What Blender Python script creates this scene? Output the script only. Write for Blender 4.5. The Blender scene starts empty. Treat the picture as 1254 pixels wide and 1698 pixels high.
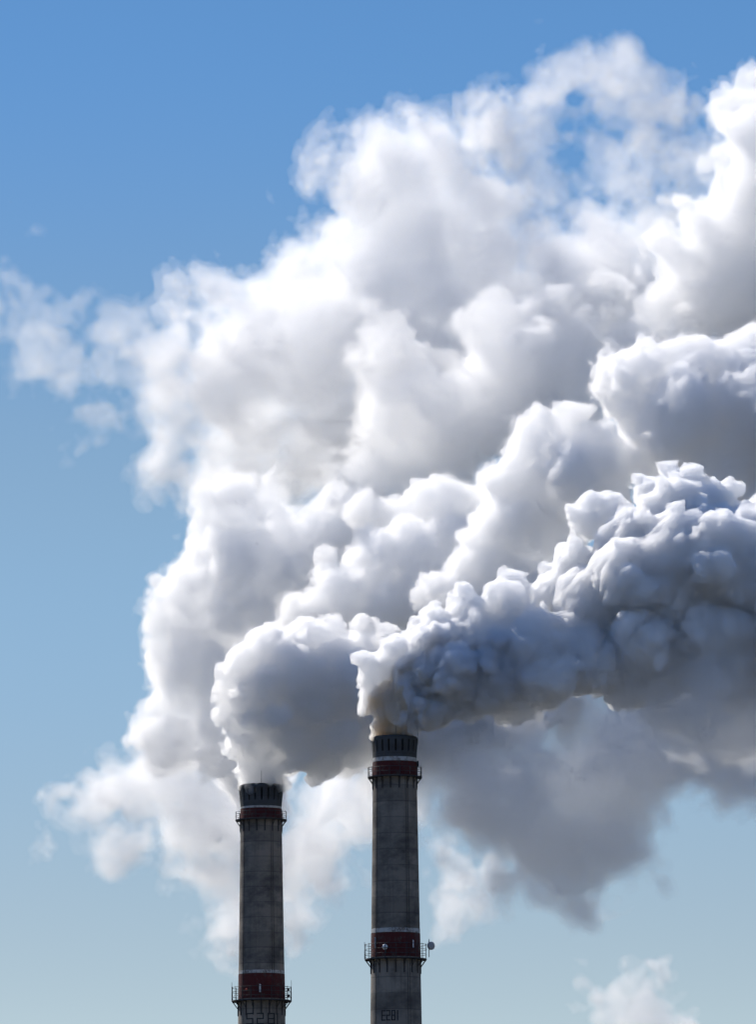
import bpy, bmesh, math, random
import numpy as np
from mathutils import Vector, Matrix

scene = bpy.context.scene
COL = scene.collection
R = math.radians

# ------------------------------------------------------------------ camera
# photo pixels (1254 x 1698) are used only to lay things out; the lens is a long telephoto
W, H, F = 1254.0, 1698.0, 13857.0
CAM = Vector((0.0, 0.0, 1.7))
PITCH, ROLL = R(7.4), R(0.28)
cam_data = bpy.data.cameras.new("Camera")
cam = bpy.data.objects.new("Camera", cam_data)
COL.objects.link(cam)
CAMROT = Matrix.Rotation(R(90) + PITCH, 3, 'X') @ Matrix.Rotation(-ROLL, 3, 'Z')
cam.matrix_world = Matrix.Translation(CAM) @ CAMROT.to_4x4()
cam_data.sensor_fit = 'VERTICAL'
cam_data.sensor_height = 24.0
cam_data.lens = 24.0 * F / H
cam_data.clip_start = 1.0
cam_data.clip_end = 60000.0
scene.camera = cam
MPP = 0.091                       # metres per photo pixel at the right chimney


def at(u, v, Y):
    """the point at depth Y seen at photo pixel (u, v)"""
    d = CAMROT @ Vector(((u - W / 2) / F, (H / 2 - v) / F, -1.0))
    return CAM + d * ((Y - CAM.y) / d.y)


# ------------------------------------------------------------------ light
SUN_AZ, SUN_EL = R(-38.5), R(38)          # behind the smoke, to the left
SKY_STRENGTH, SUN_STRENGTH, EXPOSURE = 0.149, 4.6, 0.0
world = bpy.data.worlds.new("World")
scene.world = world
world.use_nodes = True
wt = world.node_tree
wt.nodes.clear()
sky = wt.nodes.new('ShaderNodeTexSky')
sky.sky_type = 'NISHITA'
sky.sun_disc = False
sky.sun_elevation = SUN_EL
sky.sun_rotation = SUN_AZ
sky.altitude = 2000
sky.air_density = 1.0
sky.dust_density = 0.0
sky.ozone_density = 4.0
bg = wt.nodes.new('ShaderNodeBackground')
bg.inputs['Strength'].default_value = SKY_STRENGTH
wo = wt.nodes.new('ShaderNodeOutputWorld')
# the band of sky low over the horizon: the sky's own gradient steepened, hazier and paler towards the ground
tco = wt.nodes.new('ShaderNodeTexCoord')
vma = wt.nodes.new('ShaderNodeVectorMath')
vma.operation = 'MULTIPLY_ADD'
vma.inputs[1].default_value = (1, 1, 4)
vma.inputs[2].default_value = (0, 0, -0.1)
sep = wt.nodes.new('ShaderNodeSeparateXYZ')
rmp = wt.nodes.new('ShaderNodeValToRGB')
rmp.color_ramp.interpolation = 'EASE'
els = rmp.color_ramp.elements
els[0].position, els[0].color = 0.066, (1.2, 0.87, 0.575, 1)
els[1].position, els[1].color = 0.19, (0.87, 1.15, 1.13, 1)
e2 = els.new(0.127)
e2.color = (1.25, 1.13, 0.84, 1)
e3 = els.new(0.5)
e3.color = (0.95, 1.26, 1.48, 1)
tint = wt.nodes.new('ShaderNodeVectorMath')
tint.operation = 'MULTIPLY'
wt.links.new(tco.outputs['Generated'], vma.inputs[0])
wt.links.new(vma.outputs[0], sky.inputs['Vector'])
wt.links.new(tco.outputs['Generated'], sep.inputs[0])
wt.links.new(sep.outputs['Z'], rmp.inputs[0])
wt.links.new(sky.outputs[0], tint.inputs[0])
wt.links.new(rmp.outputs[0], tint.inputs[1])
wt.links.new(tint.outputs[0], bg.inputs['Color'])
wt.links.new(bg.outputs[0], wo.inputs['Surface'])

sun_data = bpy.data.lights.new("Sun", 'SUN')
sun_data.energy = SUN_STRENGTH
sun_data.angle = R(0.5)
sun_data.color = (1.0, 0.94, 0.86)
sun = bpy.data.objects.new("Sun", sun_data)
COL.objects.link(sun)
SUN_DIR = Vector((math.sin(SUN_AZ) * math.cos(SUN_EL), math.cos(SUN_AZ) * math.cos(SUN_EL), math.sin(SUN_EL)))
sun.rotation_euler = SUN_DIR.to_track_quat('Z', 'Y').to_euler()
sun.location = (0, 0, 400)

vs = scene.view_settings
vs.view_transform = 'Standard'
vs.look = 'None'
vs.gamma = 1.0
vs.exposure = EXPOSURE
vs.use_curve_mapping = False
cy = scene.cycles
cy.max_bounces = 24
cy.volume_bounces = 20
cy.transparent_max_bounces = 256
cy.diffuse_bounces = 4
cy.use_adaptive_sampling = True
cy.adaptive_threshold = 0.08
cy.adaptive_min_samples = 16
try:
    cy.use_denoising = True
    cy.denoiser = 'OPENIMAGEDENOISE'
except Exception:
    pass

# ------------------------------------------------------------------ helpers


def new_mat(name):
    m = bpy.data.materials.new(name)
    m.use_nodes = True
    m.node_tree.nodes.clear()
    out = m.node_tree.nodes.new('ShaderNodeOutputMaterial')
    return m, m.node_tree, out


def tag(o, label=None, cat=None, group=None, kind=None):
    for k, x in (('label', label), ('category', cat), ('group', group), ('kind', kind)):
        if x:
            o[k] = x
    return o



def paint_mat(name, build, rough=0.9):
    """a Principled material; BUILD(nt) returns the colour socket"""
    m, nt, out = new_mat(name)
    p = nt.nodes.new('ShaderNodeBsdfPrincipled')
    p.inputs['Roughness'].default_value = rough
    p.inputs['Specular IOR Level'].default_value = 0.2
    c = build(nt)
    if isinstance(c, tuple):
        p.inputs['Base Color'].default_value = (*c, 1)
    else:
        nt.links.new(c, p.inputs['Base Color'])
    nt.links.new(p.outputs[0], out.inputs['Surface'])
    return m


def math_node(nt, op, a, b=None, clamp=False):
    n = nt.nodes.new('ShaderNodeMath')
    n.operation = op
    n.use_clamp = clamp
    for k, x in enumerate((a, b)):
        if x is None:
            continue
        if isinstance(x, (int, float)):
            n.inputs[k].default_value = x
        else:
            nt.links.new(x, n.inputs[k])
    return n.outputs[0]


def noise_node(nt, scale, detail=4, rough=0.55, src='Object', vecscale=(1, 1, 1)):
    tc = nt.nodes.new('ShaderNodeTexCoord')
    mp = nt.nodes.new('ShaderNodeMapping')
    mp.inputs['Scale'].default_value = vecscale
    nt.links.new(tc.outputs[src], mp.inputs['Vector'])
    n = nt.nodes.new('ShaderNodeTexNoise')
    n.inputs['Scale'].default_value = scale
    n.inputs['Detail'].default_value = detail
    n.inputs['Roughness'].default_value = rough
    nt.links.new(mp.outputs[0], n.inputs['Vector'])
    return n.outputs['Fac']


def ramp(nt, fac, stops):
    r = nt.nodes.new('ShaderNodeValToRGB')
    e = r.color_ramp.elements
    e[0].position, e[0].color = stops[0][0], (*stops[0][1], 1)
    e[1].position, e[1].color = stops[-1][0], (*stops[-1][1], 1)
    for p, c in stops[1:-1]:
        e.new(p).color = (*c, 1)
    nt.links.new(fac, r.inputs[0])
    return r.outputs[0]


def mixc(nt, fac, a, b, mode='MIX'):
    m = nt.nodes.new('ShaderNodeMix')
    m.data_type = 'RGBA'
    m.blend_type = mode
    for sock, x in ((m.inputs['Factor'], fac), (m.inputs['A'], a), (m.inputs['B'], b)):
        if isinstance(x, (int, float)):
            sock.default_value = x
        elif isinstance(x, tuple):
            sock.default_value = (*x, 1)
        else:
            nt.links.new(x, sock)
    return m.outputs['Result']


def concrete(nt, base=(0.29, 0.258, 0.22)):
    """weathered slip-formed concrete: lift joints every 2.4 m, sooty lifts, vertical run-off streaks"""
    tc = nt.nodes.new('ShaderNodeTexCoord')
    sp = nt.nodes.new('ShaderNodeSeparateXYZ')
    nt.links.new(tc.outputs['Object'], sp.inputs[0])
    z = math_node(nt, 'ADD', sp.outputs['Z'], math_node(nt, 'MULTIPLY', noise_node(nt, 0.5, 2), 0.12))
    fr = math_node(nt, 'FRACT', math_node(nt, 'DIVIDE', z, 2.4))
    joint = math_node(nt, 'LESS_THAN', fr, 0.075)
    jn = math_node(nt, 'MULTIPLY', joint, math_node(nt, 'MULTIPLY', noise_node(nt, 0.8, 3), 1.1, True))
    lift = nt.nodes.new('ShaderNodeTexWhiteNoise')
    lift.noise_dimensions = '1D'
    nt.links.new(math_node(nt, 'FLOOR', math_node(nt, 'DIVIDE', z, 2.4)), lift.inputs['W'])
    streak = noise_node(nt, 1.0, 5, 0.6, vecscale=(1.6, 1.6, 0.10))
    blot = noise_node(nt, 0.22, 6, 0.65, vecscale=(1, 1, 1.6))
    c = mixc(nt, math_node(nt, 'MULTIPLY', lift.outputs['Value'], 0.9), base, tuple(x * 0.62 for x in base))
    c = mixc(nt, math_node(nt, 'MULTIPLY', math_node(nt, 'SUBTRACT', blot, 0.42, True), 3.0, True), c, (0.05, 0.05, 0.05))
    c = mixc(nt, math_node(nt, 'MULTIPLY', math_node(nt, 'SUBTRACT', streak, 0.5, True), 2.2, True), c, (0.09, 0.084, 0.078))
    return mixc(nt, math_node(nt, 'MULTIPLY', jn, 0.6), c, (0.05, 0.048, 0.046))


def worn_paint(paint, under, amount):
    def b(nt):
        n = noise_node(nt, 1.3, 8, 0.7, vecscale=(1, 1, 0.7))
        f = math_node(nt, 'MULTIPLY', math_node(nt, 'SUBTRACT', n, 0.62 - amount, True), 9.0, True)
        st = noise_node(nt, 1.0, 4, 0.6, vecscale=(2.2, 2.2, 0.15))
        c = mixc(nt, math_node(nt, 'MULTIPLY', math_node(nt, 'SUBTRACT', st, 0.5, True), 2.0, True), paint, tuple(x * 0.55 for x in paint))
        return mixc(nt, f, c, under)
    return b


M_CONC = paint_mat('weathered_concrete', concrete)
M_CROWN = paint_mat('sooty_concrete', lambda nt: concrete(nt, (0.085, 0.092, 0.097)))
M_SOOT = paint_mat('soot', lambda nt: (0.03, 0.03, 0.03))
M_RED = paint_mat('red_paint', worn_paint((0.085, 0.016, 0.016), (0.08, 0.055, 0.048), 0.10), 0.7)
M_WHITE = paint_mat('white_paint', worn_paint((0.48, 0.48, 0.47), (0.18, 0.16, 0.15), 0.13), 0.7)
M_STEEL = paint_mat('dark_steel', worn_paint((0.05, 0.05, 0.052), (0.09, 0.05, 0.03), 0.02), 0.6)
M_DISH = paint_mat('pale_radome', lambda nt: ramp(nt, noise_node(nt, 2.0, 3), [(0.3, (0.62, 0.63, 0.64)), (0.7, (0.74, 0.74, 0.74))]), 0.5)
M_DRUM = paint_mat('grey_drum', lambda nt: ramp(nt, noise_node(nt, 3.0, 3), [(0.3, (0.30, 0.31, 0.33)), (0.7, (0.38, 0.39, 0.40))]), 0.5)
M_TEXT = paint_mat('black_lettering', worn_paint((0.04, 0.04, 0.042), (0.10, 0.092, 0.085), 0.0), 0.8)
M_LAMP = paint_mat('red_lamp_glass', lambda nt: (0.55, 0.06, 0.03), 0.3)
M_GROUND = paint_mat('winter_ground', lambda nt: ramp(nt, noise_node(nt, 0.004, 8, 0.6), [(0.35, (0.06, 0.064, 0.056)), (0.6, (0.12, 0.12, 0.115))]))

# ------------------------------------------------------------------ ground


def obj(name, bm, m, parent=None, smooth=False):
    me = bpy.data.meshes.new(name)
    bm.to_mesh(me)
    bm.free()
    if smooth:
        for p in me.polygons:
            p.use_smooth = True
    for x in (m if isinstance(m, (list, tuple)) else [m]):
        me.materials.append(x)
    o = bpy.data.objects.new(name, me)
    COL.objects.link(o)
    o.parent = parent
    return o


def empty(name, loc):
    o = bpy.data.objects.new(name, None)
    COL.objects.link(o)
    o.location = loc
    return o


bm = bmesh.new()
bmesh.ops.create_circle(bm, cap_ends=True, segments=96, radius=30000)
tag(obj('ground', bm, M_GROUND), kind='structure')

# ------------------------------------------------------------------ chimneys


def tube(bm, a, b, r, n=6):
    a, b = Vector(a), Vector(b)
    d = (b - a)
    q = d.to_track_quat('Z', 'Y').to_matrix()
    ra, rb = [], []
    for k in range(n):
        t = 2 * math.pi * k / n
        o = q @ Vector((math.cos(t) * r, math.sin(t) * r, 0))
        ra.append(bm.verts.new(a + o))
        rb.append(bm.verts.new(b + o))
    for k in range(n):
        bm.faces.new((ra[k], ra[(k + 1) % n], rb[(k + 1) % n], rb[k]))
    bm.faces.new(ra[::-1])
    bm.faces.new(rb)


def lathe(bm, prof, n=72, closed=False, mat=0, sharp=False):
    """prof: (radius, z) from bottom to top along the outside; SHARP keeps the edges between its bands crisp"""
    def ring(r, z):
        return [bm.verts.new((r * math.cos(2 * math.pi * k / n), r * math.sin(2 * math.pi * k / n), z)) for k in range(n)]
    if sharp:
        segs = list(zip(prof, prof[1:])) + ([(prof[-1], prof[0])] if closed else [])
        pairs = [(ring(*p), ring(*q)) for p, q in segs]
    else:
        rings = [ring(*p) for p in prof]
        pairs = list(zip(rings, rings[1:])) + ([(rings[-1], rings[0])] if closed else [])
    for a, b in pairs:
        for k in range(n):
            f = bm.faces.new((a[k], a[(k + 1) % n], b[(k + 1) % n], b[k]))
            f.material_index = mat
            f.smooth = True


def ring_tube(bm, R_, z, r, n=64, m=5):
    prof = [(R_ + r * math.cos(2 * math.pi * k / m), z + r * math.sin(2 * math.pi * k / m)) for k in range(m)]
    lathe(bm, prof, n, closed=True)


def box(bm, c, size, rz=0.0):
    bmesh.ops.create_cube(bm, size=1.0, matrix=Matrix.Translation(Vector(c)) @ Matrix.Rotation(rz, 4, 'Z') @ Matrix.Diagonal((*size, 1)))


FRONT = -math.pi / 2            # angle of the side that faces the camera


class Chimney:
    def __init__(self, axis_u, mid_v, Y, v_top, r_ref, v_ref, slope, label, spec):
        self.Y, self.sc = Y, (at(axis_u, mid_v, Y) - CAM).length / F
        p = at(axis_u, mid_v, Y)
        self.x = p.x
        self.u0 = axis_u
        self.root = tag(empty('chimney', (p.x, Y, 0)), label, 'chimney', 'power station chimneys')
        self.rr = lambda z: max(1.0, (r_ref + slope * (self.v(z) - v_ref)) * self.sc)
        z0, z1 = self.z(v_top), self.z(v_top + mid_v * 0)
        self.v_top = v_top
        self.build(spec)

    def z(self, v):
        # height of photo row v on the chimney's front
        return at(self.u0, v, self.Y).z

    def v(self, z):
        return self.v_top - (z - self.z(self.v_top)) / self.sc

    def build(self, sp):
        root, rr, z = self.root, self.rr, self.z
        zc = z(sp['crown'][1])                       # foot of the crown
        bm = bmesh.new()
        zs = np.linspace(0, zc, 70)
        lathe(bm, [(rr(h), h) for h in zs], 96)
        obj('shaft', bm, M_CONC, root)
        # crown: flared drum with a ring of tall slots, chamfered rim, open flue
        zt = z(sp['crown'][0])
        rb, rt = rr(zc), sp['flare'] * self.sc
        n, per = sp['slots'] * 10, 10
        bm = bmesh.new()
        lev = [0, 0.24, 0.25, 0.27, 0.76, 0.78, 0.79, 0.86, 0.92, 0.965, 0.99, 1.0]
        rings = []
        for t in lev:
            r0 = rb + 0.03 + (rt - rb) * min(1, t / 0.86)
            if t > 0.86:
                q = (t - 0.86) / 0.14
                r0 -= (1 - math.sqrt(max(0, 1 - q * q))) * 0.62
            row = []
            for k in range(n):
                a = 2 * math.pi * k / n
                ph = (k % per)
                deep = ph in (0, 1, 2, 3) and 0.25 < t < 0.79
                mid = ph in (0, 3)
                r = r0 - (0.55 if deep and not mid else 0.0)
                row.append(bm.verts.new((r * math.cos(a), r * math.sin(a), zc + (zt - zc) * t)))
            rings.append(row)
        rin = rt - 0.95
        for r, zz in ((rin + 0.12, zt - 0.02), (rin, zt - 0.2), (rin - 0.1, zt - 7.0)):
            rings.append([bm.verts.new((r * math.cos(2 * math.pi * k / n), r * math.sin(2 * math.pi * k / n), zz)) for k in range(n)])
        for i, (a, b) in enumerate(zip(rings, rings[1:])):
            for k in range(n):
                bm.faces.new((a[k], a[(k + 1) % n], b[(k + 1) % n], b[k]))
        bm.faces.new(rings[-1])
        obj('crown', bm, M_CROWN, root)
        # painted warning bands
        for nm, m, va, vb, out in sp['bands']:
            bm = bmesh.new()
            za, zb = z(vb), z(va)
            lathe(bm, [(rr(za) + 0.002, za), (rr(za) + out, za + 0.01), (rr(zb) + out, zb - 0.01), (rr(zb) + 0.002, zb)], 96, sharp=True)
            obj(nm, bm, m, root)
        for vg, wid, tall, nrail, npost in sp['galleries']:
            self.gallery(z(vg), wid * self.sc, tall * self.sc, nrail, npost)
        for ang, v0, v1 in sp['rods']:
            bm = bmesh.new()
            r = rt + 0.12
            a = FRONT + R(ang)
            x, y = r * math.cos(a), r * math.sin(a)
            tube(bm, (x, y, z(v0)), (x, y, z(v1)), 0.03)
            tube(bm, (x * 0.94, y * 0.94, z(v0) + 0.15), (x, y, z(v0) + 0.15), 0.04)
            tube(bm, (x * 0.94, y * 0.94, z(v0) + 0.75), (x, y, z(v0) + 0.75), 0.04)
            obj('lightning_rod', bm, M_STEEL, root)
        self.number(*sp['number'])
        self.ladder(sp['ladder'], zc)
        for ang in (28, 34, -52):               # cable runs clipped to the shaft
            a = FRONT + R(ang)
            bm = bmesh.new()
            hs = np.linspace(2.0, zc - 0.5, 20)
            for h0, h1 in zip(hs, hs[1:]):
                p0 = Vector((math.cos(a), math.sin(a), 0)) * (rr(h0) + 0.06)
                p1 = Vector((math.cos(a), math.sin(a), 0)) * (rr(h1) + 0.06)
                p0.z, p1.z = h0, h1
                tube(bm, p0, p1, 0.03, 6)
            obj('cable', bm, M_STEEL, root)

    def gallery(self, h, wid, tall, nrail, npost):
        r0 = self.rr(h)
        R1 = r0 + wid
        bm = bmesh.new()
        lathe(bm, [(r0 + 0.01, h - 0.10), (R1, h - 0.10), (R1, h + 0.06), (r0 + 0.01, h + 0.06)], 72, closed=True, sharp=True)
        g = obj('gallery', bm, M_STEEL, self.root)
        bm = bmesh.new()
        for k in range(nrail):
            ring_tube(bm, R1 - 0.04, h + tall * (k + 1) / nrail, 0.04)
        obj('rail', bm, M_STEEL, g)
        post = brk = None
        for k in range(npost):
            a = 2 * math.pi * (k + 0.5) / npost
            if post is None:
                bm = bmesh.new()
                tube(bm, (R1 - 0.04, 0, h), (R1 - 0.04, 0, h + tall * 1.06), 0.045)
                post = obj('post', bm, M_STEEL, g)
                bm = bmesh.new()
                tube(bm, (R1 - 0.08, 0, h - 0.1), (r0 + 0.05, 0, h - 0.15 - wid * 1.15), 0.06)
                tube(bm, (r0 + 0.07, 0, h - 0.12), (r0 + 0.06 + 0.0148 * wid, 0, h - 0.25 - wid * 2.0), 0.11)
                tube(bm, (r0 + 0.02, 0, h - 0.17), (R1 - 0.02, 0, h - 0.17), 0.06)
                brk = obj('bracket', bm, M_STEEL, g)
                p, b = post, brk
            else:
                p, b = post.copy(), brk.copy()
                for o in (p, b):
                    COL.objects.link(o)
                    o.parent = g
            p.rotation_euler.z = b.rotation_euler.z = a

    def ladder(self, ang, zc):
        a = FRONT + R(ang)
        bm = bmesh.new()
        e = Vector((-math.sin(a), math.cos(a), 0)) * 0.28
        hs = np.linspace(2.0, zc - 0.3, 24)
        for s in (-1, 1):
            for h0, h1 in zip(hs, hs[1:]):
                p0 = Vector((math.cos(a), math.sin(a), 0)) * (self.rr(h0) + 0.22) + e * s
                p1 = Vector((math.cos(a), math.sin(a), 0)) * (self.rr(h1) + 0.22) + e * s
                p0.z, p1.z = h0, h1
                tube(bm, p0, p1, 0.035, 5)
        for h in np.arange(2.0, zc - 0.3, 0.6):
            c = Vector((math.cos(a), math.sin(a), 0)) * (self.rr(h) + 0.22)
            c.z = h
            tube(bm, c - e, c + e, 0.025, 4)
        obj('ladder', bm, M_STEEL, self.root)

    def number(self, glyphs, v0, v1, us, w):
        """seven-segment stencil figures painted on the shaft"""
        za, zb = self.z(v1), self.z(v0)
        hh, st = zb - za, 0.19
        for ch, u in zip(glyphs, us):
            bm = bmesh.new()
            segs = {'E': 'aefgd', '2': 'abged', '8': 'abcdefg', '1': 'bc', 'S': 'afgcd'}[ch]
            wm = w * self.sc * (0.3 if ch == '1' else 1)
            x0 = (u - self.u0) * self.sc
            rects = {'a': (0, hh - st, wm, hh), 'd': (0, 0, wm, st), 'g': (0, hh / 2 - st / 2, wm, hh / 2 + st / 2),
                     'f': (0, hh / 2, st, hh), 'e': (0, 0, st, hh / 2), 'b': (wm - st, hh / 2, wm, hh), 'c': (wm - st, 0, wm, hh / 2)}
            for s in segs:
                ax, ay, bx, by = rects[s]
                N = 4
                prev = None
                for k in range(N + 1):
                    x = x0 + ax + (bx - ax) * k / N
                    col = []
                    for zz in (za + ay, za + by):
                        r = self.rr(zz) + 0.004 + 0.0007 * 'abcdefg'.index(s)
                        col.append(bm.verts.new((x, -math.sqrt(max(0.01, r * r - x * x)), zz)))
                    if prev:
                        bm.faces.new((prev[0], col[0], col[1], prev[1]))
                    prev = col
            obj('painted_figure', bm, M_TEXT, self.root)

    def on_skin(self, u, v, off=0.0):
        """point of the front of the shaft at photo pixel (u, v), pushed out by OFF"""
        h = self.z(v)
        x = (u - self.u0) * self.sc
        r = self.rr(h)
        x = max(-r * 0.97, min(r * 0.97, x))
        y = -math.sqrt(r * r - x * x)
        n = Vector((x, y, 0)).normalized()
        return Vector((self.x + x, self.Y + y, h)) + n * off, n


RIGHT = Chimney(655.5, 1400, 1250.0, 1221, 36.7, 1300, 0.0148,
                'taller concrete chimney at right with two red bands and round dishes on its lower gallery',
                dict(crown=(1221, 1257), flare=38.0, slots=20, bands=[('white_band', M_WHITE, 1257.5, 1264, 0.03), ('red_band', M_RED, 1264.5, 1287, 0.06),
                     ('white_band', M_WHITE, 1541, 1548, 0.03), ('red_band', M_RED, 1548.5, 1588, 0.04)],
                     galleries=[(1289, 8.8, 15, 2, 16), (1591, 10.5, 24, 3, 18)], rods=[(78, 1236, 1200), (-82, 1232, 1218), (4, 1226, 1188)],
                     number=('E281', 1677.5, 1695, (631, 639, 647.5, 657), 7.0), ladder=140))
LEFT = Chimney(433.3, 1500, 1316.0, 1301, 34.4, 1375, 0.0150,
               'shorter concrete chimney at left with two red bands, behind the taller one',
               dict(crown=(1301, 1338), flare=36.8, slots=20, bands=[('white_band', M_WHITE, 1338.5, 1341.5, 0.03), ('red_band', M_RED, 1342, 1358, 0.05),
                    ('white_band', M_WHITE, 1610.5, 1615.5, 0.03), ('red_band', M_RED, 1616, 1657, 0.04)],
                    galleries=[(1360, 8.8, 13, 2, 16), (1660, 11.0, 22, 3, 18)], rods=[(70, 1313, 1294), (-84, 1312, 1304), (2, 1308, 1281)],
                    number=('S281', 1682, 1701, (408, 425.5, 443.5, 457), 12.0), ladder=140))

# ---- aerials on the galleries


def dish(c, n, rad, depth, pole, label, m):
    """round drum aerial: shallow drum with a domed face and a mounting pole"""
    root = tag(empty('dish_antenna', c), label, 'antenna', 'microwave dishes on the chimney')
    q = n.to_track_quat('Z', 'Y').to_matrix().to_4x4()
    bm = bmesh.new()
    lathe(bm, [(0.02, -depth), (rad * 0.7, -depth), (rad, -depth * 0.55), (rad, 0.0)], 32, sharp=True)
    bm.transform(q)
    obj('drum', bm, M_DRUM, root)
    bm = bmesh.new()
    lathe(bm, [(rad, 0.0), (rad * 0.96, 0.04), (rad * 0.7, 0.11), (rad * 0.35, 0.15), (0.01, 0.16)], 32)
    bm.transform(q)
    obj('radome', bm, m, root)
    bm = bmesh.new()
    b = -n * (depth + 0.12)
    tube(bm, b + Vector((0, 0, -pole)), b + Vector((0, 0, pole * 0.6)), 0.055, 8)
    tube(bm, b, -n * (depth * 0.9), 0.09, 8)
    obj('mount', bm, M_STEEL, root)


p, n = RIGHT.on_skin(640.5, 1573.5, 0.75)
dish(p, n, 0.42, 0.3, 0.9, 'small round white dish on the front of the lower red band', M_DISH)
g = RIGHT.z(1569)
rad = RIGHT.rr(g) + 11.0 * RIGHT.sc
p = Vector((RIGHT.x + 59.5 * RIGHT.sc, RIGHT.Y - 0.6, g))
dish(p, Vector((0.62, -0.78, 0.0)).normalized(), 0.62, 0.5, 1.7, 'large round grey dish sticking out past the right end of the lower gallery', M_DRUM)


def panel(ch, u, v0, v1, w, label, m=None):
    p, n = ch.on_skin(u, (v0 + v1) / 2, 0.35)
    root = tag(empty('panel_antenna', p), label, 'antenna', 'upright panel aerials')
    h = (v1 - v0) * ch.sc
    rz = math.atan2(n.y, n.x)
    bm = bmesh.new()
    box(bm, (0, 0, 0), (0.12, w, h), rz)
    bmesh.ops.bevel(bm, geom=bm.edges[:], offset=0.03, segments=2, affect='EDGES')
    obj('panel', bm, m or M_DISH, root)
    bm = bmesh.new()
    tube(bm, -n * 0.16 + Vector((0, 0, -h * 0.6)), -n * 0.16 + Vector((0, 0, h * 0.55)), 0.04)
    for s in (-0.35, 0.35):
        tube(bm, -n * 0.34 + Vector((0, 0, h * s)), Vector((0, 0, h * s)), 0.035)
    obj('mount', bm, M_STEEL, root)


panel(RIGHT, 682, 1561, 1574, 0.20, 'slim white upright panel aerial on the right chimney beside the small dish')
panel(RIGHT, 624.5, 1556, 1575, 0.16, 'slim pale panel aerial near the sunlit left edge of the right chimney', M_DRUM)
panel(LEFT, 431.5, 1634.5, 1648, 0.24, 'slim white upright panel aerial on the lower red band of the left chimney')


def lamp(ch, u, v, label):
    p, n = ch.on_skin(u, v, 0.28)
    root = tag(empty('warning_light', p), label, 'lamp', 'aircraft warning lamps')
    bm = bmesh.new()
    lathe(bm, [(0.02, -0.16), (0.17, -0.16), (0.17, -0.02), (0.02, -0.02)], 16)
    tube(bm, -n * 0.3 + Vector((0, 0, -0.1)), Vector((0, 0, -0.1)), 0.04)
    obj('base', bm, M_STEEL, root)
    bm = bmesh.new()
    lathe(bm, [(0.15, -0.02), (0.16, 0.1), (0.12, 0.2), (0.01, 0.25)], 16)
    obj('lens', bm, M_LAMP, root)


lamp(LEFT, 410.5, 1643.5, 'small red warning lamp on the lower red band of the left chimney')


def cabinet(ch, u, v, w, h, label):
    """steel equipment box on a wall bracket"""
    hz = ch.z(v)
    r = ch.rr(hz)
    sx = 1 if u > ch.u0 else -1
    p = Vector((ch.x + (u - ch.u0) * ch.sc, ch.Y - 0.9, hz))
    root = tag(empty('equipment_box', p), label, 'box', 'steel boxes on the galleries')
    bm = bmesh.new()
    box(bm, (0, 0, 0), (w, 0.4, h))
    bmesh.ops.bevel(bm, geom=bm.edges[:], offset=0.03, segments=1, affect='EDGES')
    obj('housing', bm, M_STEEL, root)
    for q in (-0.45, 0.4):
        bm = bmesh.new()
        tube(bm, (0, 0.1, h * q), (-sx * 0.5, 0.6, h * q), 0.04)
        obj('bracket_arm', bm, M_STEEL, root)


cabinet(RIGHT, 693.8, 1268, 0.3, 0.95, 'dark steel box on the right edge of the upper red band')
cabinet(LEFT, 477.5, 1642, 0.4, 0.5, 'dark steel box above the right end of the lower left gallery')
cabinet(LEFT, 478.5, 1652, 0.35, 0.4, 'smaller dark steel box standing low on the lower left gallery')


def whip(ch, u, v0, v1, label):
    p = Vector((ch.x + (u - ch.u0) * ch.sc, ch.Y - 0.3, ch.z(v0)))
    bm = bmesh.new()
    h = (v0 - v1) * ch.sc
    tube(bm, (0, 0, 0), (0, 0, h * 0.45), 0.05)
    tube(bm, (0, 0, h * 0.45), (0, 0, h), 0.03)
    tube(bm, (0, 0, 0.3), (0.2 if u < ch.u0 else -0.2, 0.1, 0.3), 0.04)
    o = obj('whip_antenna', bm, M_STEEL)
    o.location = p
    tag(o, label, 'antenna', 'whip aerials on the gallery railings')


whip(LEFT, 384, 1660, 1629, 'thin whip aerial at the left end of the lower left gallery')
whip(LEFT, 482.6, 1660, 1626, 'thin whip aerial at the right end of the lower left gallery')
whip(RIGHT, 698.5, 1289, 1266, 'thin whip aerial at the right end of the upper right gallery')
whip(RIGHT, 613, 1289, 1271, 'thin whip aerial at the left end of the upper right gallery')
whip(RIGHT, 604, 1591, 1562, 'thin whip aerial at the left end of the lower right gallery')

# ------------------------------------------------------------------ smoke


def bspline_matrix(n, period, off):
    x = np.arange(n) / period + off
    i = np.floor(x).astype(int)
    t = x - i
    m = i.max() + 4
    A = np.zeros((n, m), np.float32)
    w = ((1 - t) ** 3 / 6, (3 * t ** 3 - 6 * t ** 2 + 4) / 6, (-3 * t ** 3 + 3 * t ** 2 + 3 * t + 1) / 6, t ** 3 / 6)
    for k in range(4):
        A[np.arange(n), i + k] = w[k]
    return A


def noise(shape, period, rng):
    """smooth random field, about unit standard deviation; PERIOD in voxels"""
    A = [bspline_matrix(n, period, rng.random()) for n in shape]
    L = rng.standard_normal([a.shape[1] for a in A]).astype(np.float32)
    t = np.tensordot(A[0], L, (1, 0))
    t = np.einsum('jb,ibc->ijc', A[1], t, optimize=True)
    t = t @ A[2].T
    return t * 3.0


def fbm(shape, period, octs, rng, gain=0.5, billow=False):
    s, a, tot = None, 1.0, 0.0
    for k in range(octs):
        if period < 1.5:
            break
        n = noise(shape, period, rng)
        if billow:
            n = np.abs(n) * 1.25 - 1.0
        s = n * a if s is None else s + n * a
        tot += a * a
        a *= gain
        period *= 0.5
    return s / math.sqrt(tot)


def unit(rng, n):
    v = rng.standard_normal((n, 3))
    return v / np.linalg.norm(v, axis=1)[:, None]


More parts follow.
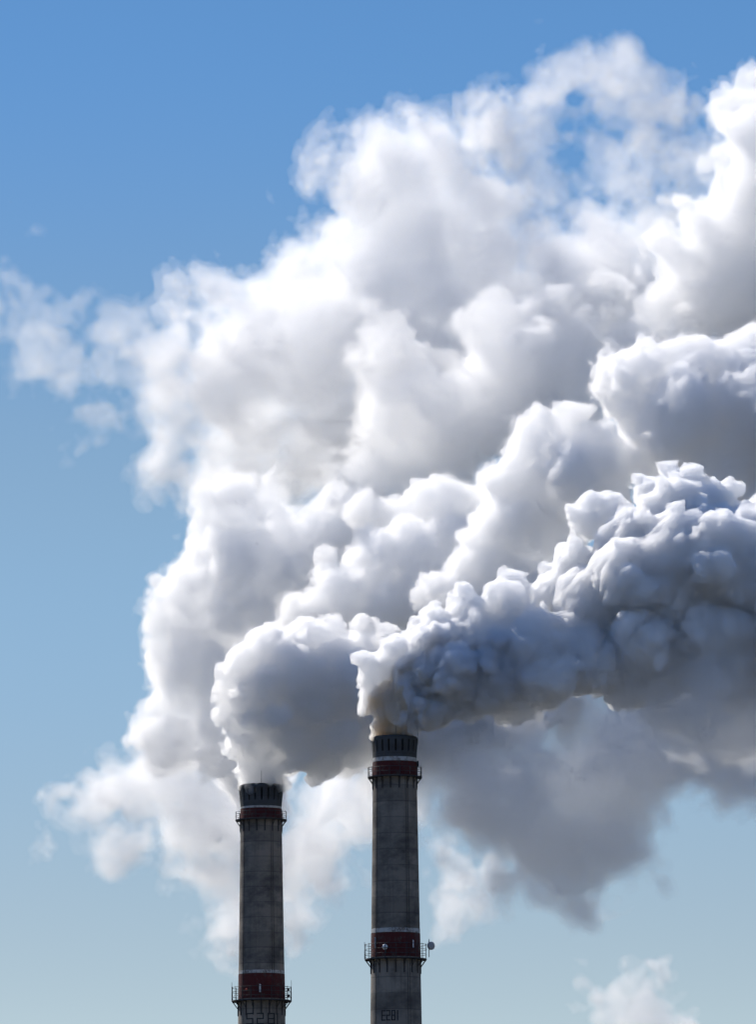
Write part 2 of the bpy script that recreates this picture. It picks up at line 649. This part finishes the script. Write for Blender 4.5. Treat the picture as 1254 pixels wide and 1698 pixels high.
def fractal(spheres, rng, levels, big=0.0):
    """cauliflower: every puff carries smaller puffs on its skin"""
    allp = [spheres]
    cur = spheres
    for cnt, lo, hi, dist, rmin in levels:
        nxt = []
        for c in cur:
            if c[3] < rmin:
                continue
            d = unit(rng, cnt)
            rr = c[3] * (lo + (hi - lo) * rng.random(cnt) ** 1.6)
            p = c[:3] + d * (c[3] * (dist - big * min(1.0, max(0.0, (c[3] - 3.0) / 5.0))))
            nxt.append(np.column_stack([p, rr]))
        if not nxt:
            break
        nxt = np.vstack(nxt)
        # drop those buried inside a puff of the first level
        keep = np.ones(len(nxt), bool)
        for s in spheres:
            keep &= ~(np.linalg.norm(nxt[:, :3] - s[:3], axis=1) + nxt[:, 3] < s[3] * 0.96)
        nxt = nxt[keep]
        allp.append(nxt)
        cur = nxt
    return np.vstack(allp)


def splat(spheres, lo, h, shape, margin, soft=0.0):
    Fd = np.full(shape, -margin, np.float32)
    ax = [lo[k] + h * np.arange(shape[k]) for k in range(3)]
    for x, y, z, r in spheres:
        rr = r + margin
        sl = []
        for k, c in enumerate((x, y, z)):
            a = max(0, int((c - rr - lo[k]) / h))
            b = min(shape[k], int((c + rr - lo[k]) / h) + 2)
            if a >= b:
                break
            sl.append(slice(a, b))
        else:
            dx = (ax[0][sl[0]] - x)[:, None, None] ** 2
            dy = (ax[1][sl[1]] - y)[None, :, None] ** 2
            dz = (ax[2][sl[2]] - z)[None, None, :] ** 2
            d = (r - np.sqrt(dx + dy + dz)).astype(np.float32)
            f = Fd[tuple(sl)]
            if soft:                        # rounded creases between puffs
                k = soft * r
                q = np.maximum(k - np.abs(f - d), 0.0) / k * np.clip(np.maximum(f, d) / k + 1.0, 0.0, 1.0)
                d = np.maximum(f, d) + q * q * (k / 4)
            np.maximum(f, d, out=f)
    return Fd


def warp(Fd, amp, period, rng):
    """turbulent domain warp; amp in voxels"""
    shape = Fd.shape
    co = []
    for k in range(3):
        n = noise(shape, period, rng) * amp
        b = np.arange(shape[k], dtype=np.float32).reshape([-1 if j == k else 1 for j in range(3)])
        co.append(np.clip(n + b, 0, shape[k] - 1.001))
    i = [c.astype(np.int32) for c in co]
    t = [c - j for c, j in zip(co, i)]
    flat = Fd.ravel()
    base = (i[0] * shape[1] + i[1]) * shape[2] + i[2]
    out = np.zeros(shape, np.float32)
    for a in (0, 1):
        for b in (0, 1):
            for c in (0, 1):
                w = (t[0] if a else 1 - t[0]) * (t[1] if b else 1 - t[1]) * (t[2] if c else 1 - t[2])
                out += w * flat[base + (a * shape[1] + b) * shape[2] + c]
    return out


def surface_nets(G, lo, h):
    """vertices and quads of the surface G = 0 (inside is G > 0)"""
    G = G.copy()
    for k in range(3):                     # closed at the borders of the grid
        s = [slice(None)] * 3
        s[k] = 0
        G[tuple(s)] = np.minimum(G[tuple(s)], -1e-3)
        s[k] = -1
        G[tuple(s)] = np.minimum(G[tuple(s)], -1e-3)
    nx, ny, nz = G.shape
    ins = (G > 0)
    cnt = np.zeros((nx - 1, ny - 1, nz - 1), np.uint8)
    for a in (0, 1):
        for b in (0, 1):
            for c in (0, 1):
                cnt += ins[a:nx - 1 + a, b:ny - 1 + b, c:nz - 1 + c]
    act = np.argwhere((cnt > 0) & (cnt < 8))
    idx = np.full(cnt.shape, -1, np.int32)
    idx[act[:, 0], act[:, 1], act[:, 2]] = np.arange(len(act))
    corners = [(a, b, c) for a in (0, 1) for b in (0, 1) for c in (0, 1)]
    val = {q: G[act[:, 0] + q[0], act[:, 1] + q[1], act[:, 2] + q[2]] for q in corners}
    acc = np.zeros((len(act), 3))
    n = np.zeros(len(act))
    for q in corners:
        for k in range(3):
            if q[k]:
                continue
            q2 = tuple(1 if j == k else q[j] for j in range(3))
            g0, g1 = val[q], val[q2]
            cross = (g0 > 0) != (g1 > 0)
            t = np.where(cross, g0 / np.where(cross, g0 - g1, 1.0), 0.0)
            p = np.tile(np.array(q, float), (len(act), 1))
            p[:, k] += t
            acc += p * cross[:, None]
            n += cross
    verts = (act + acc / n[:, None]) * h + np.array(lo)
    quads = []
    for k in range(3):
        s0 = [slice(1, -1)] * 3
        s1 = [slice(1, -1)] * 3
        s0[k] = slice(0, -1)
        s1[k] = slice(1, None)
        a, b = ins[tuple(s0)], ins[tuple(s1)]
        for flip, m in ((0, a & ~b), (1, b & ~a)):
            e = np.argwhere(m)
            for j in range(3):
                if j != k:
                    e[:, j] += 1
            j1, j2 = (k + 1) % 3, (k + 2) % 3
            ring = []
            for d1, d2 in ((-1, -1), (0, -1), (0, 0), (-1, 0)):
                f = e.copy()
                f[:, j1] += d1
                f[:, j2] += d2
                ring.append(idx[f[:, 0], f[:, 1], f[:, 2]])
            qd = np.column_stack(ring)
            quads.append(qd[:, ::-1] if flip else qd)
    return verts, np.vstack(quads)


def mesh_from_shells(name, shells, mats):
    vv, qq, mi, off = [], [], [], 0
    for k, (v, q) in enumerate(shells):
        vv.append(v)
        qq.append(q + off)
        mi.append(np.full(len(q), k, np.int32))
        off += len(v)
    vv, qq, mi = np.vstack(vv).astype(np.float32), np.vstack(qq).astype(np.int32), np.concatenate(mi)
    me = bpy.data.meshes.new(name)
    me.vertices.add(len(vv))
    me.vertices.foreach_set('co', vv.ravel())
    me.loops.add(qq.size)
    me.loops.foreach_set('vertex_index', qq.ravel())
    me.polygons.add(len(qq))
    me.polygons.foreach_set('loop_start', np.arange(0, qq.size, 4, dtype=np.int32))
    me.polygons.foreach_set('material_index', mi)
    me.polygons.foreach_set('use_smooth', np.ones(len(qq), bool))
    me.update(calc_edges=True)
    for m in mats:
        me.materials.append(m)
    o = bpy.data.objects.new(name, me)
    COL.objects.link(o)
    print('SMOKE', name, len(vv), len(qq))
    return o


def smoke_mat(name, density, color=(1, 1, 1), aniso=0.55, film=0.0):
    m, nt, out = new_mat(name)
    v = nt.nodes.new('ShaderNodeVolumeScatter')
    v.inputs['Color'].default_value = (*color, 1)
    v.inputs['Density'].default_value = density
    v.inputs['Anisotropy'].default_value = aniso
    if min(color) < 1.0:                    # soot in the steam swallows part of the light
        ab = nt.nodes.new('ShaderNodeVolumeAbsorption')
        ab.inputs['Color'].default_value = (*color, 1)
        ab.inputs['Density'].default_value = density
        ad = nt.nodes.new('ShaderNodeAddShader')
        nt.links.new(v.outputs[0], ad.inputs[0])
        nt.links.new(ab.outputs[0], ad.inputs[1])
        nt.links.new(ad.outputs[0], out.inputs['Volume'])
    else:
        nt.links.new(v.outputs[0], out.inputs['Volume'])
    if film:
        tr = nt.nodes.new('ShaderNodeBsdfTransparent')
        df = nt.nodes.new('ShaderNodeBsdfTranslucent')
        df.inputs['Color'].default_value = (*color, 1)
        mx = nt.nodes.new('ShaderNodeMixShader')
        mx.inputs[0].default_value = film
        nt.links.new(tr.outputs[0], mx.inputs[1])
        nt.links.new(df.outputs[0], mx.inputs[2])
        nt.links.new(mx.outputs[0], out.inputs['Surface'])
    m.cycles.homogeneous_volume = True
    return m


def puffs(lst, Y):
    out = []
    for q in lst:
        u, v, r = q[:3]
        d = q[3] if len(q) > 3 else 0
        p = at(u, v, Y + d * MPP)
        out.append((p.x, p.y, p.z, r * MPP * (Y + d * MPP) / 1250.0))
    return np.array(out)


def smoke(name, lst, Y, h, levels, shells, seed, wamp=1.0, wper=6.0, ndetail=0.25, dper=3.0, octs=4, billow=True,
          color=(1, 1, 1), aniso=0.55, film=0.02, jitter=0.0, size=1.0, cap=2.5, soot=None, big=0.0, soft=0.0, gain=0.6):
    """shells: (iso level in metres, noise weight, density); the innermost shell also has a faint skin of droplets"""
    rng = np.random.default_rng(seed)
    S = puffs(lst, Y)
    S[:, 3] *= size
    S[:, 1] += rng.uniform(-1, 1, len(S)) * S[:, 3] * jitter
    S = fractal(S, rng, levels, big)
    mg = max(0.0, -min(s[0] for s in shells)) + cap + 1.0
    lo = (S[:, :3] - S[:, 3:]).min(0) - mg - 1
    hi = (S[:, :3] + S[:, 3:]).max(0) + mg + 1
    shape = tuple(int(x) for x in np.ceil((hi - lo) / h) + 1)
    Fd = splat(S, lo, h, shape, mg + 1, soft)
    if wamp:
        Fd = warp(Fd, wamp / h, wper / h, rng)
        Fd = warp(Fd, wamp * 0.4 / h, wper * 0.4 / h, rng)
    nz = fbm(shape, dper / h, octs, rng, gain, billow)
    ms, mats = [], []
    for k, (iso, nw, dens) in enumerate(shells):
        v, q = surface_nets(Fd + np.clip(nz * (ndetail * nw), -cap, cap) - iso, lo, h)
        if len(q):
            ms.append((v, q))
            mats.append(smoke_mat('%s_%d' % (name, k), dens, color, aniso, film if k == len(shells) - 1 else 0.0))
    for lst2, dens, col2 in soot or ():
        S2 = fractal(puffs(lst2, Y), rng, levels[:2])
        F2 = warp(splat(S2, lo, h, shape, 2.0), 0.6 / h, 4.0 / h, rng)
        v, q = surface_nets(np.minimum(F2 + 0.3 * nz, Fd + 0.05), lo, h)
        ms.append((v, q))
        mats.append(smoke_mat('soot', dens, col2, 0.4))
    print(name, shape, len(S))
    return mesh_from_shells(name, ms, mats)



CAULI = [(18, .2, .58, .95, 1.6), (15, .2, .5, .97, 0.8), (11, .25, .5, .97, .42)]
HEADS = [(16, .22, .6, .9, 2.2), (12, .2, .5, .95, 1.1), (8, .3, .5, 1.0, .8)]
SOFT = [(18, .25, .55, .9, 3.0), (12, .25, .5, .9, 1.6), (8, .3, .5, .95, 1.2)]

# the plume pouring from the right chimney, blown to the right and towards the camera
RP = [(654, 1222, 30), (650, 1200, 40), (618, 1165, 30), (604, 1130, 24), (655, 1165, 52), (640, 1110, 46), (690, 1120, 60), (715, 1165, 50, -10),
      (668, 1078, 34), (720, 1075, 50), (770, 1130, 66, -20), (750, 1040, 40, 20), (800, 1065, 64), (835, 1130, 66, -20), (780, 1010, 36, 30), (720, 1030, 26, 30),
      (840, 1012, 44), (878, 1075, 66, -30), (905, 1115, 68, -40), (860, 1155, 44, -20), (940, 1032, 28), (965, 1090, 76, -30), (915, 990, 46, 60), (850, 965, 30, 50),
      (1000, 1010, 100, 20), (950, 945, 46, 70), (1040, 915, 70, 30), (1110, 875, 70, 30), (1180, 905, 88, 10), (1254, 960, 120, 0), (1040, 955, 80, -30), (1120, 930, 84, -50), (1200, 940, 90, -60), (1254, 900, 60, -20),
      (1130, 1010, 120, 0), (1080, 1080, 96, -20), (1200, 1070, 114, -20), (1320, 1050, 150, 20), (985, 868, 40, 90), (1020, 850, 30, 90), (1130, 805, 38, 90),
      (1190, 825, 36, 80), (1075, 815, 32, 90), (1230, 860, 36, 80), (1170, 830, 26, 40)]
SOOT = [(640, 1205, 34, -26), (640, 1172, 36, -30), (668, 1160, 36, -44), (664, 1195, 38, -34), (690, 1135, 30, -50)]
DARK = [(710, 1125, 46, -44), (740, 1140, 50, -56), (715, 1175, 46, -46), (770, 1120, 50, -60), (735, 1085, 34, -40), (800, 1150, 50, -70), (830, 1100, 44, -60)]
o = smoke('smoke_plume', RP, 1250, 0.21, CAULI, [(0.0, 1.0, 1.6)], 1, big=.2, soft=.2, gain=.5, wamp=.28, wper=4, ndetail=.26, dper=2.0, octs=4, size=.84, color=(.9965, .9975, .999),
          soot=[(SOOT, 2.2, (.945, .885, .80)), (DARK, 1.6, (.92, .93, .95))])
tag(o, 'dense dark plume rolling from the taller right chimney towards the right edge', 'smoke plume', 'smoke from the chimneys')

# the plume of the left chimney, drifting behind the right one
LP = [(433, 1295, 34), (434, 1270, 42), (800, 1185, 70, 80), (880, 1155, 70, 100), (760, 1160, 70, 80), (433, 1302, 28), (432, 1275, 36), (424, 1238, 44), (438, 1200, 56), (404, 1165, 40), (384, 1195, 28), (372, 1165, 20), (384, 1120, 26), (470, 1140, 66), (412, 1108, 42),
      (450, 1080, 42), (500, 1075, 44), (530, 1150, 84), (500, 1220, 66), (560, 1095, 60, 10), (600, 1072, 32, 10), (640, 1052, 22, 10), (600, 1140, 84, 20),
      (580, 1220, 66, 10), (540, 1258, 42), (650, 1190, 84, 40), (720, 1200, 84, 60), (490, 1050, 22, 10), (545, 1045, 22, 20), (490, 1120, 26, -60), (440, 1150, 30, -40), (600, 1040, 18, 20), (440, 1125, 24, -64), (408, 1150, 22, -52), (470, 1088, 24, -50), (432, 1078, 20, -34), (522, 1058, 24, -14), (394, 1098, 18, -12), (364, 1182, 16), (456, 1190, 28, -74), (492, 1108, 18, -70), (560, 1050, 18, 0), (376, 1140, 18, -10)]
o = smoke('smoke_plume', LP, 1316, 0.21, CAULI, [(0.0, 1.0, 1.25)], 2, aniso=.7, big=.06, gain=.5, soft=.08, wamp=.28, wper=4, ndetail=.26, dper=2.0, octs=4, size=.84)
tag(o, 'bulging white and grey plume rising from the shorter left chimney', 'smoke plume', 'smoke from the chimneys')

# white column behind the left plume
LC = [(395, 835, 52), (450, 845, 40), (350, 880, 50), (330, 935, 46), (296, 970, 46), (285, 1040, 52), (330, 1020, 70, 40), (320, 1110, 66), (270, 1100, 40),
      (400, 950, 90, 60), (470, 930, 80, 60), (300, 1160, 50), (370, 1210, 70), (540, 880, 60, 80), (600, 870, 50, 80), (430, 1060, 90, 60), (280, 1230, 56), (420, 1280, 70, 30),
      (260, 1010, 30), (265, 1170, 30), (340, 830, 26), (410, 985, 30, -60), (380, 1020, 30, -60)]
o = smoke('smoke_cloud', LC, 1375, 0.35, HEADS, [(-0.5, 1.2, 0.08), (0.0, 1.0, 0.36)], 3, gain=.66, aniso=.5, size=.9, soft=.15, wamp=.6, wper=5, ndetail=.5, dper=2.6, jitter=.5)
tag(o, 'tall bright white column of smoke standing behind the left plume', 'smoke cloud', 'drifting smoke')

# rounded heads between the two plumes
MC = [(532, 918, 24), (538, 955, 30), (608, 935, 48), (675, 910, 48), (735, 855, 46, 60), (770, 830, 30, 80), (650, 985, 76, 20), (570, 1000, 54), (720, 975, 70), (500, 1015, 36), (470, 1040, 24),
      (760, 900, 46, 40), (700, 840, 34, 90), (660, 860, 30, 90), (600, 840, 30, 100), (550, 825, 26, 100), (700, 1000, 50, -40), (640, 1010, 36, -60)]
o = smoke('smoke_cloud', MC, 1345, 0.3, HEADS, [(-0.4, 1.2, 0.1), (0.0, 1.0, 0.5)], 4, gain=.64, aniso=.55, size=.9, soft=.15, wamp=.5, wper=5, ndetail=.45, dper=2.4, jitter=.5)
tag(o, 'row of rounded white smoke heads between the left plume and the right plume', 'smoke cloud', 'drifting smoke')

MD = [(1150, 960, 80, 60), (1240, 960, 90, 60), (1100, 1040, 70, 60), (880, 1040, 60, 60), (820, 1050, 60, 60), (950, 1020, 60, 60), (1020, 980, 70, 60), (1090, 940, 70, 60), (1000, 1060, 60, 60), (830, 870, 66), (870, 800, 66), (800, 905, 40), (780, 890, 30), (925, 735, 46), (880, 735, 40, 20), (985, 775, 66, -30), (1000, 728, 34, -20), (940, 700, 28), (895, 690, 22), (900, 860, 54), (780, 965, 60), (1020, 755, 34, -30),  # leading puffs: unseen behind the right plume, added to shade the grey wedge
      (870, 960, 50), (930, 905, 50), (850, 930, 44), (720, 985, 34, -40), (740, 1000, 30, -40), (960, 840, 46), (1010, 820, 40), (940, 780, 40, -60), (905, 770, 24, -50)]
o = smoke('smoke_cloud', MD, 1330, 0.3, HEADS, [(-0.4, 1.2, 0.1), (0.0, 1.0, 0.6)], 14, gain=.64, aniso=.52, size=.9, soft=.15, wamp=.5, wper=5, ndetail=.45, dper=2.4, jitter=.5)
tag(o, 'climbing white smoke heads just behind the top of the right plume', 'smoke cloud', 'drifting smoke')

# right middle head
RC = [(1040, 635, 60), (1115, 610, 60), (1190, 625, 70), (1254, 650, 90), (1150, 720, 90, -20), (1254, 760, 110, -20), (1080, 700, 54), (1320, 700, 120), (1012, 668, 30), (1070, 580, 26), (1160, 570, 30)]
o = smoke('smoke_cloud', RC, 1335, 0.35, HEADS, [(-0.4, 1.2, 0.1), (0.0, 1.0, 0.6)], 5, aniso=.5, gain=.64, size=.9, soft=.15, wamp=.6, wper=5, ndetail=.5, dper=2.6, jitter=.4)
tag(o, 'big rounded smoke head with a white rim and grey belly at the right edge', 'smoke cloud', 'drifting smoke')

# right tower
RT = [(1150, 335, 34), (1185, 275, 34), (1105, 410, 36), (1215, 190, 30), (1254, 215, 60), (1285, 165, 54), (1235, 330, 70), (1190, 400, 70), (1125, 470, 56), (1085, 525, 40), (1195, 500, 90), (1290, 450, 120), (1300, 300, 120), (1060, 550, 26), (1140, 560, 50), (1225, 260, 36), (1205, 360, 36), (1160, 420, 36), (1240, 115, 18), (1010, 480, 20)]
o = smoke('smoke_cloud', RT, 1385, 0.4, HEADS, [(-0.8, 2.0, 0.06), (-0.2, 1.3, 0.26)], 6, gain=.66, aniso=.55, size=.9, soft=.15, wamp=1.0, wper=6, ndetail=.7, dper=3.2, octs=5, jitter=.5)
tag(o, 'bright white tower of smoke leaning up the right edge to the top corner', 'smoke cloud', 'drifting smoke')

# the large soft cloud
BC = [(290, 570, 50), (290, 660, 50), (300, 760, 44), (385, 508, 50), (400, 620, 95), (420, 730, 85), (482, 468, 52), (520, 560, 110), (560, 700, 110),
      (580, 432, 64), (530, 300, 24), (650, 350, 80), (650, 480, 120), (700, 620, 130), (750, 270, 66), (760, 400, 110), (815, 205, 48), (830, 330, 66), (820, 520, 120),
      (980, 420, 84), (950, 480, 100), (900, 620, 100), (1000, 540, 80), (900, 420, 66), (610, 305, 28), (500, 780, 60), (450, 790, 44), (690, 230, 26), (1080, 450, 60), (1050, 400, 50), (1100, 520, 40), (320, 500, 26), (880, 150, 30)]
o = smoke('smoke_cloud', BC, 1430, 0.36, SOFT, [(-1.2, 2.6, 0.04), (0.2, 1.8, 0.09), (1.8, 1.4, .13)], 7, gain=.68, size=.94, soft=.15, wamp=2.0, wper=10, ndetail=.9, dper=5.0, billow=True, octs=5, cap=4.0, aniso=.54, jitter=.7)
tag(o, 'huge soft white smoke cloud filling the sky from the middle to the top', 'smoke cloud', 'drifting smoke')

# its thin, torn crown
BT = [(870, 180, 46), (900, 140, 38), (950, 130, 44), (1000, 140, 36), (960, 200, 50), (1020, 200, 46), (1020, 280, 60), (1090, 220, 46), (1120, 280, 46), (1080, 350, 60), (880, 240, 50), (960, 330, 50), (1000, 370, 60), (1050, 180, 36), (930, 270, 60), (1120, 340, 60), (1090, 420, 60), (1155, 300, 40), (1070, 240, 60), (1110, 190, 44), (1140, 240, 46), (1040, 150, 40), (990, 110, 30), (930, 100, 30), (1170, 250, 30)]
o = smoke('smoke_cloud', BT, 1430, 0.36, SOFT, [(-0.6, 2.4, 0.025), (0.4, 2.2, 0.035), (1.6, 2.0, .05)], 17, gain=.7, size=.88, wamp=2.2, wper=8, ndetail=.9, dper=3.6, billow=False, octs=5, cap=5.0, aniso=.7, jitter=.5)
tag(o, 'thin torn top of smoke with blue sky showing through, above the huge soft cloud', 'smoke cloud', 'drifting smoke')

# inner heads on the large cloud
BI = [(650, 805, 50, 20), (600, 800, 46, 20), (1005, 640, 46, 40), (1040, 575, 40, 60), (985, 690, 40, 40), (625, 530, 26), (650, 560, 40), (640, 620, 50), (640, 690, 64), (690, 590, 34), (700, 660, 70), (640, 755, 60), (600, 700, 36), (820, 530, 44), (865, 540, 50), (785, 540, 26), (860, 610, 80), (780, 680, 90), (930, 560, 40), (960, 600, 56), (720, 760, 70), (910, 500, 26), (810, 600, 50)]
o = smoke('smoke_cloud', BI, 1385, 0.38, HEADS, [(-0.6, 1.6, 0.05), (0.0, 1.2, 0.2)], 8, gain=.68, aniso=.57, size=.9, soft=.15, wamp=1.0, wper=6, ndetail=.55, dper=3.0, jitter=.6)
tag(o, 'pale rounded smoke heads with bright tops in front of the huge soft cloud', 'smoke cloud', 'drifting smoke')

# grey wedge
GW = [(760, 1295, 70), (850, 1290, 90), (950, 1285, 100), (1050, 1245, 96), (900, 1385, 74), (960, 1440, 52), (965, 1500, 28), (1150, 1185, 95), (1254, 1175, 105),
      (690, 1295, 70), (1000, 1360, 70), (810, 1360, 62), (1185, 1265, 40), (1060, 1190, 70), (1254, 1245, 50, -60), (940, 1190, 60), (1100, 1290, 40), (1040, 1400, 34), (880,1180,40,-100)]
o = smoke('smoke_cloud', GW, 1320, 0.4, SOFT, [(-0.9, 2.4, 0.04), (0.0, 1.8, 0.09), (1.2, 1.4, .14)], 9, gain=.64, size=1.05, aniso=.68, wamp=1.6, wper=7, ndetail=.7, dper=4.0, billow=False, octs=5, cap=3.5, jitter=.5)
tag(o, 'flat grey wedge of shaded smoke hanging to a point under the right plume', 'smoke cloud', 'drifting smoke')

# thin veil trailing under the right plume
GV = [(900, 1185, 30), (960, 1180, 40), (1030, 1180, 46), (1100, 1180, 60), (1170, 1175, 70), (1250, 1170, 80), (1310, 1180, 80)]
o = smoke('smoke_veil', GV, 1243, 0.4, SOFT, [(-0.8, 2.4, 0.06), (0.3, 2.0, 0.09), (1.4, 1.6, .12)], 19, size=.95, aniso=.6, wamp=1.6, wper=7, ndetail=.7, dper=4.0, billow=False, octs=5, cap=3.5, color=(.985, .988, .993))
tag(o, 'hazy grey veil of smoke trailing under the right plume at the right edge', 'smoke veil', 'drifting smoke')

# lower left
LW = [(92, 1315, 16), (130, 1325, 30), (180, 1320, 44), (240, 1300, 60), (300, 1275, 66), (340, 1340, 66), (230, 1390, 36), (400, 1320, 76), (180, 1262, 20), (86, 1382, 8), (200, 1425, 20),
      (360, 1440, 42), (376, 1500, 40), (392, 1555, 26), (450, 1480, 52), (500, 1420, 60), (530, 1350, 56), (580, 1360, 50), (470, 1540, 32), (530, 1460, 40), (590, 1420, 26), (620, 1330, 40)]
o = smoke('smoke_cloud', LW, 1400, 0.38, SOFT, [(-0.9, 2.2, 0.04), (0.0, 1.5, 0.09), (1.0, 1.0, .12)], 10, gain=.68, size=.98, aniso=.6, wamp=1.4, wper=6, ndetail=.6, dper=3.4, billow=True, octs=5, jitter=.5)
tag(o, 'ragged white smoke spreading low to the left behind the shorter chimney', 'smoke cloud', 'drifting smoke')

BW = [(725, 1400, 20), (790, 1450, 42), (760, 1505, 32), (830, 1430, 28), (740, 1530, 20), (800, 1500, 28), (850, 1480, 20)]
o = smoke('smoke_wisp', BW, 1400, 0.35, SOFT, [(-0.6, 2.6, 0.04), (0.4, 2.0, 0.08)], 11, wamp=1.6, wper=6, ndetail=.7, dper=3.2, octs=5, cap=3.5)
tag(o, 'small white smoke puff beside the taller chimney under the grey wedge', 'smoke wisp', 'loose wisps of smoke')

BR = [(1138, 1602, 8), (1120, 1618, 14), (1095, 1640, 22), (1060, 1665, 26), (1030, 1690, 28), (1090, 1700, 34), (1000, 1645, 12), (980, 1625, 8), (1070, 1640, 16)]
o = smoke('smoke_wisp', BR, 1400, 0.3, SOFT, [(-0.5, 2.4, 0.07), (0.4, 2.0, 0.11)], 12, wamp=1.4, wper=5, ndetail=.6, dper=3, octs=5, cap=3, billow=False)
tag(o, 'small pale wisp of smoke cut off by the bottom edge, right of both chimneys', 'smoke wisp', 'loose wisps of smoke')

LWI = [(48, 396, 8), (10, 480, 24), (12, 540, 26), (36, 590, 28), (70, 500, 26), (60, 560, 34), (110, 500, 26), (110, 560, 36), (100, 630, 34), (140, 680, 26), (165, 640, 36), (200, 570, 36), (160, 530, 30), (240, 540, 30), (230, 620, 36), (200, 690, 26), (150, 600, 40), (190, 510, 20), (262, 585, 30), (252, 660, 30), (228, 560, 36)]
o = smoke('smoke_wisp', LWI, 1430, 0.36, SOFT, [(-0.3, 3.0, 0.02), (0.8, 2.8, 0.026), (1.8, 2.6, 0.026)], 13, gain=.68, aniso=.65, wamp=2.4, wper=8, ndetail=.8, dper=4, billow=False, octs=5, cap=5, jitter=.5)
tag(o, 'thin torn wisps of smoke reaching the left edge against blue sky', 'smoke wisp', 'loose wisps of smoke')
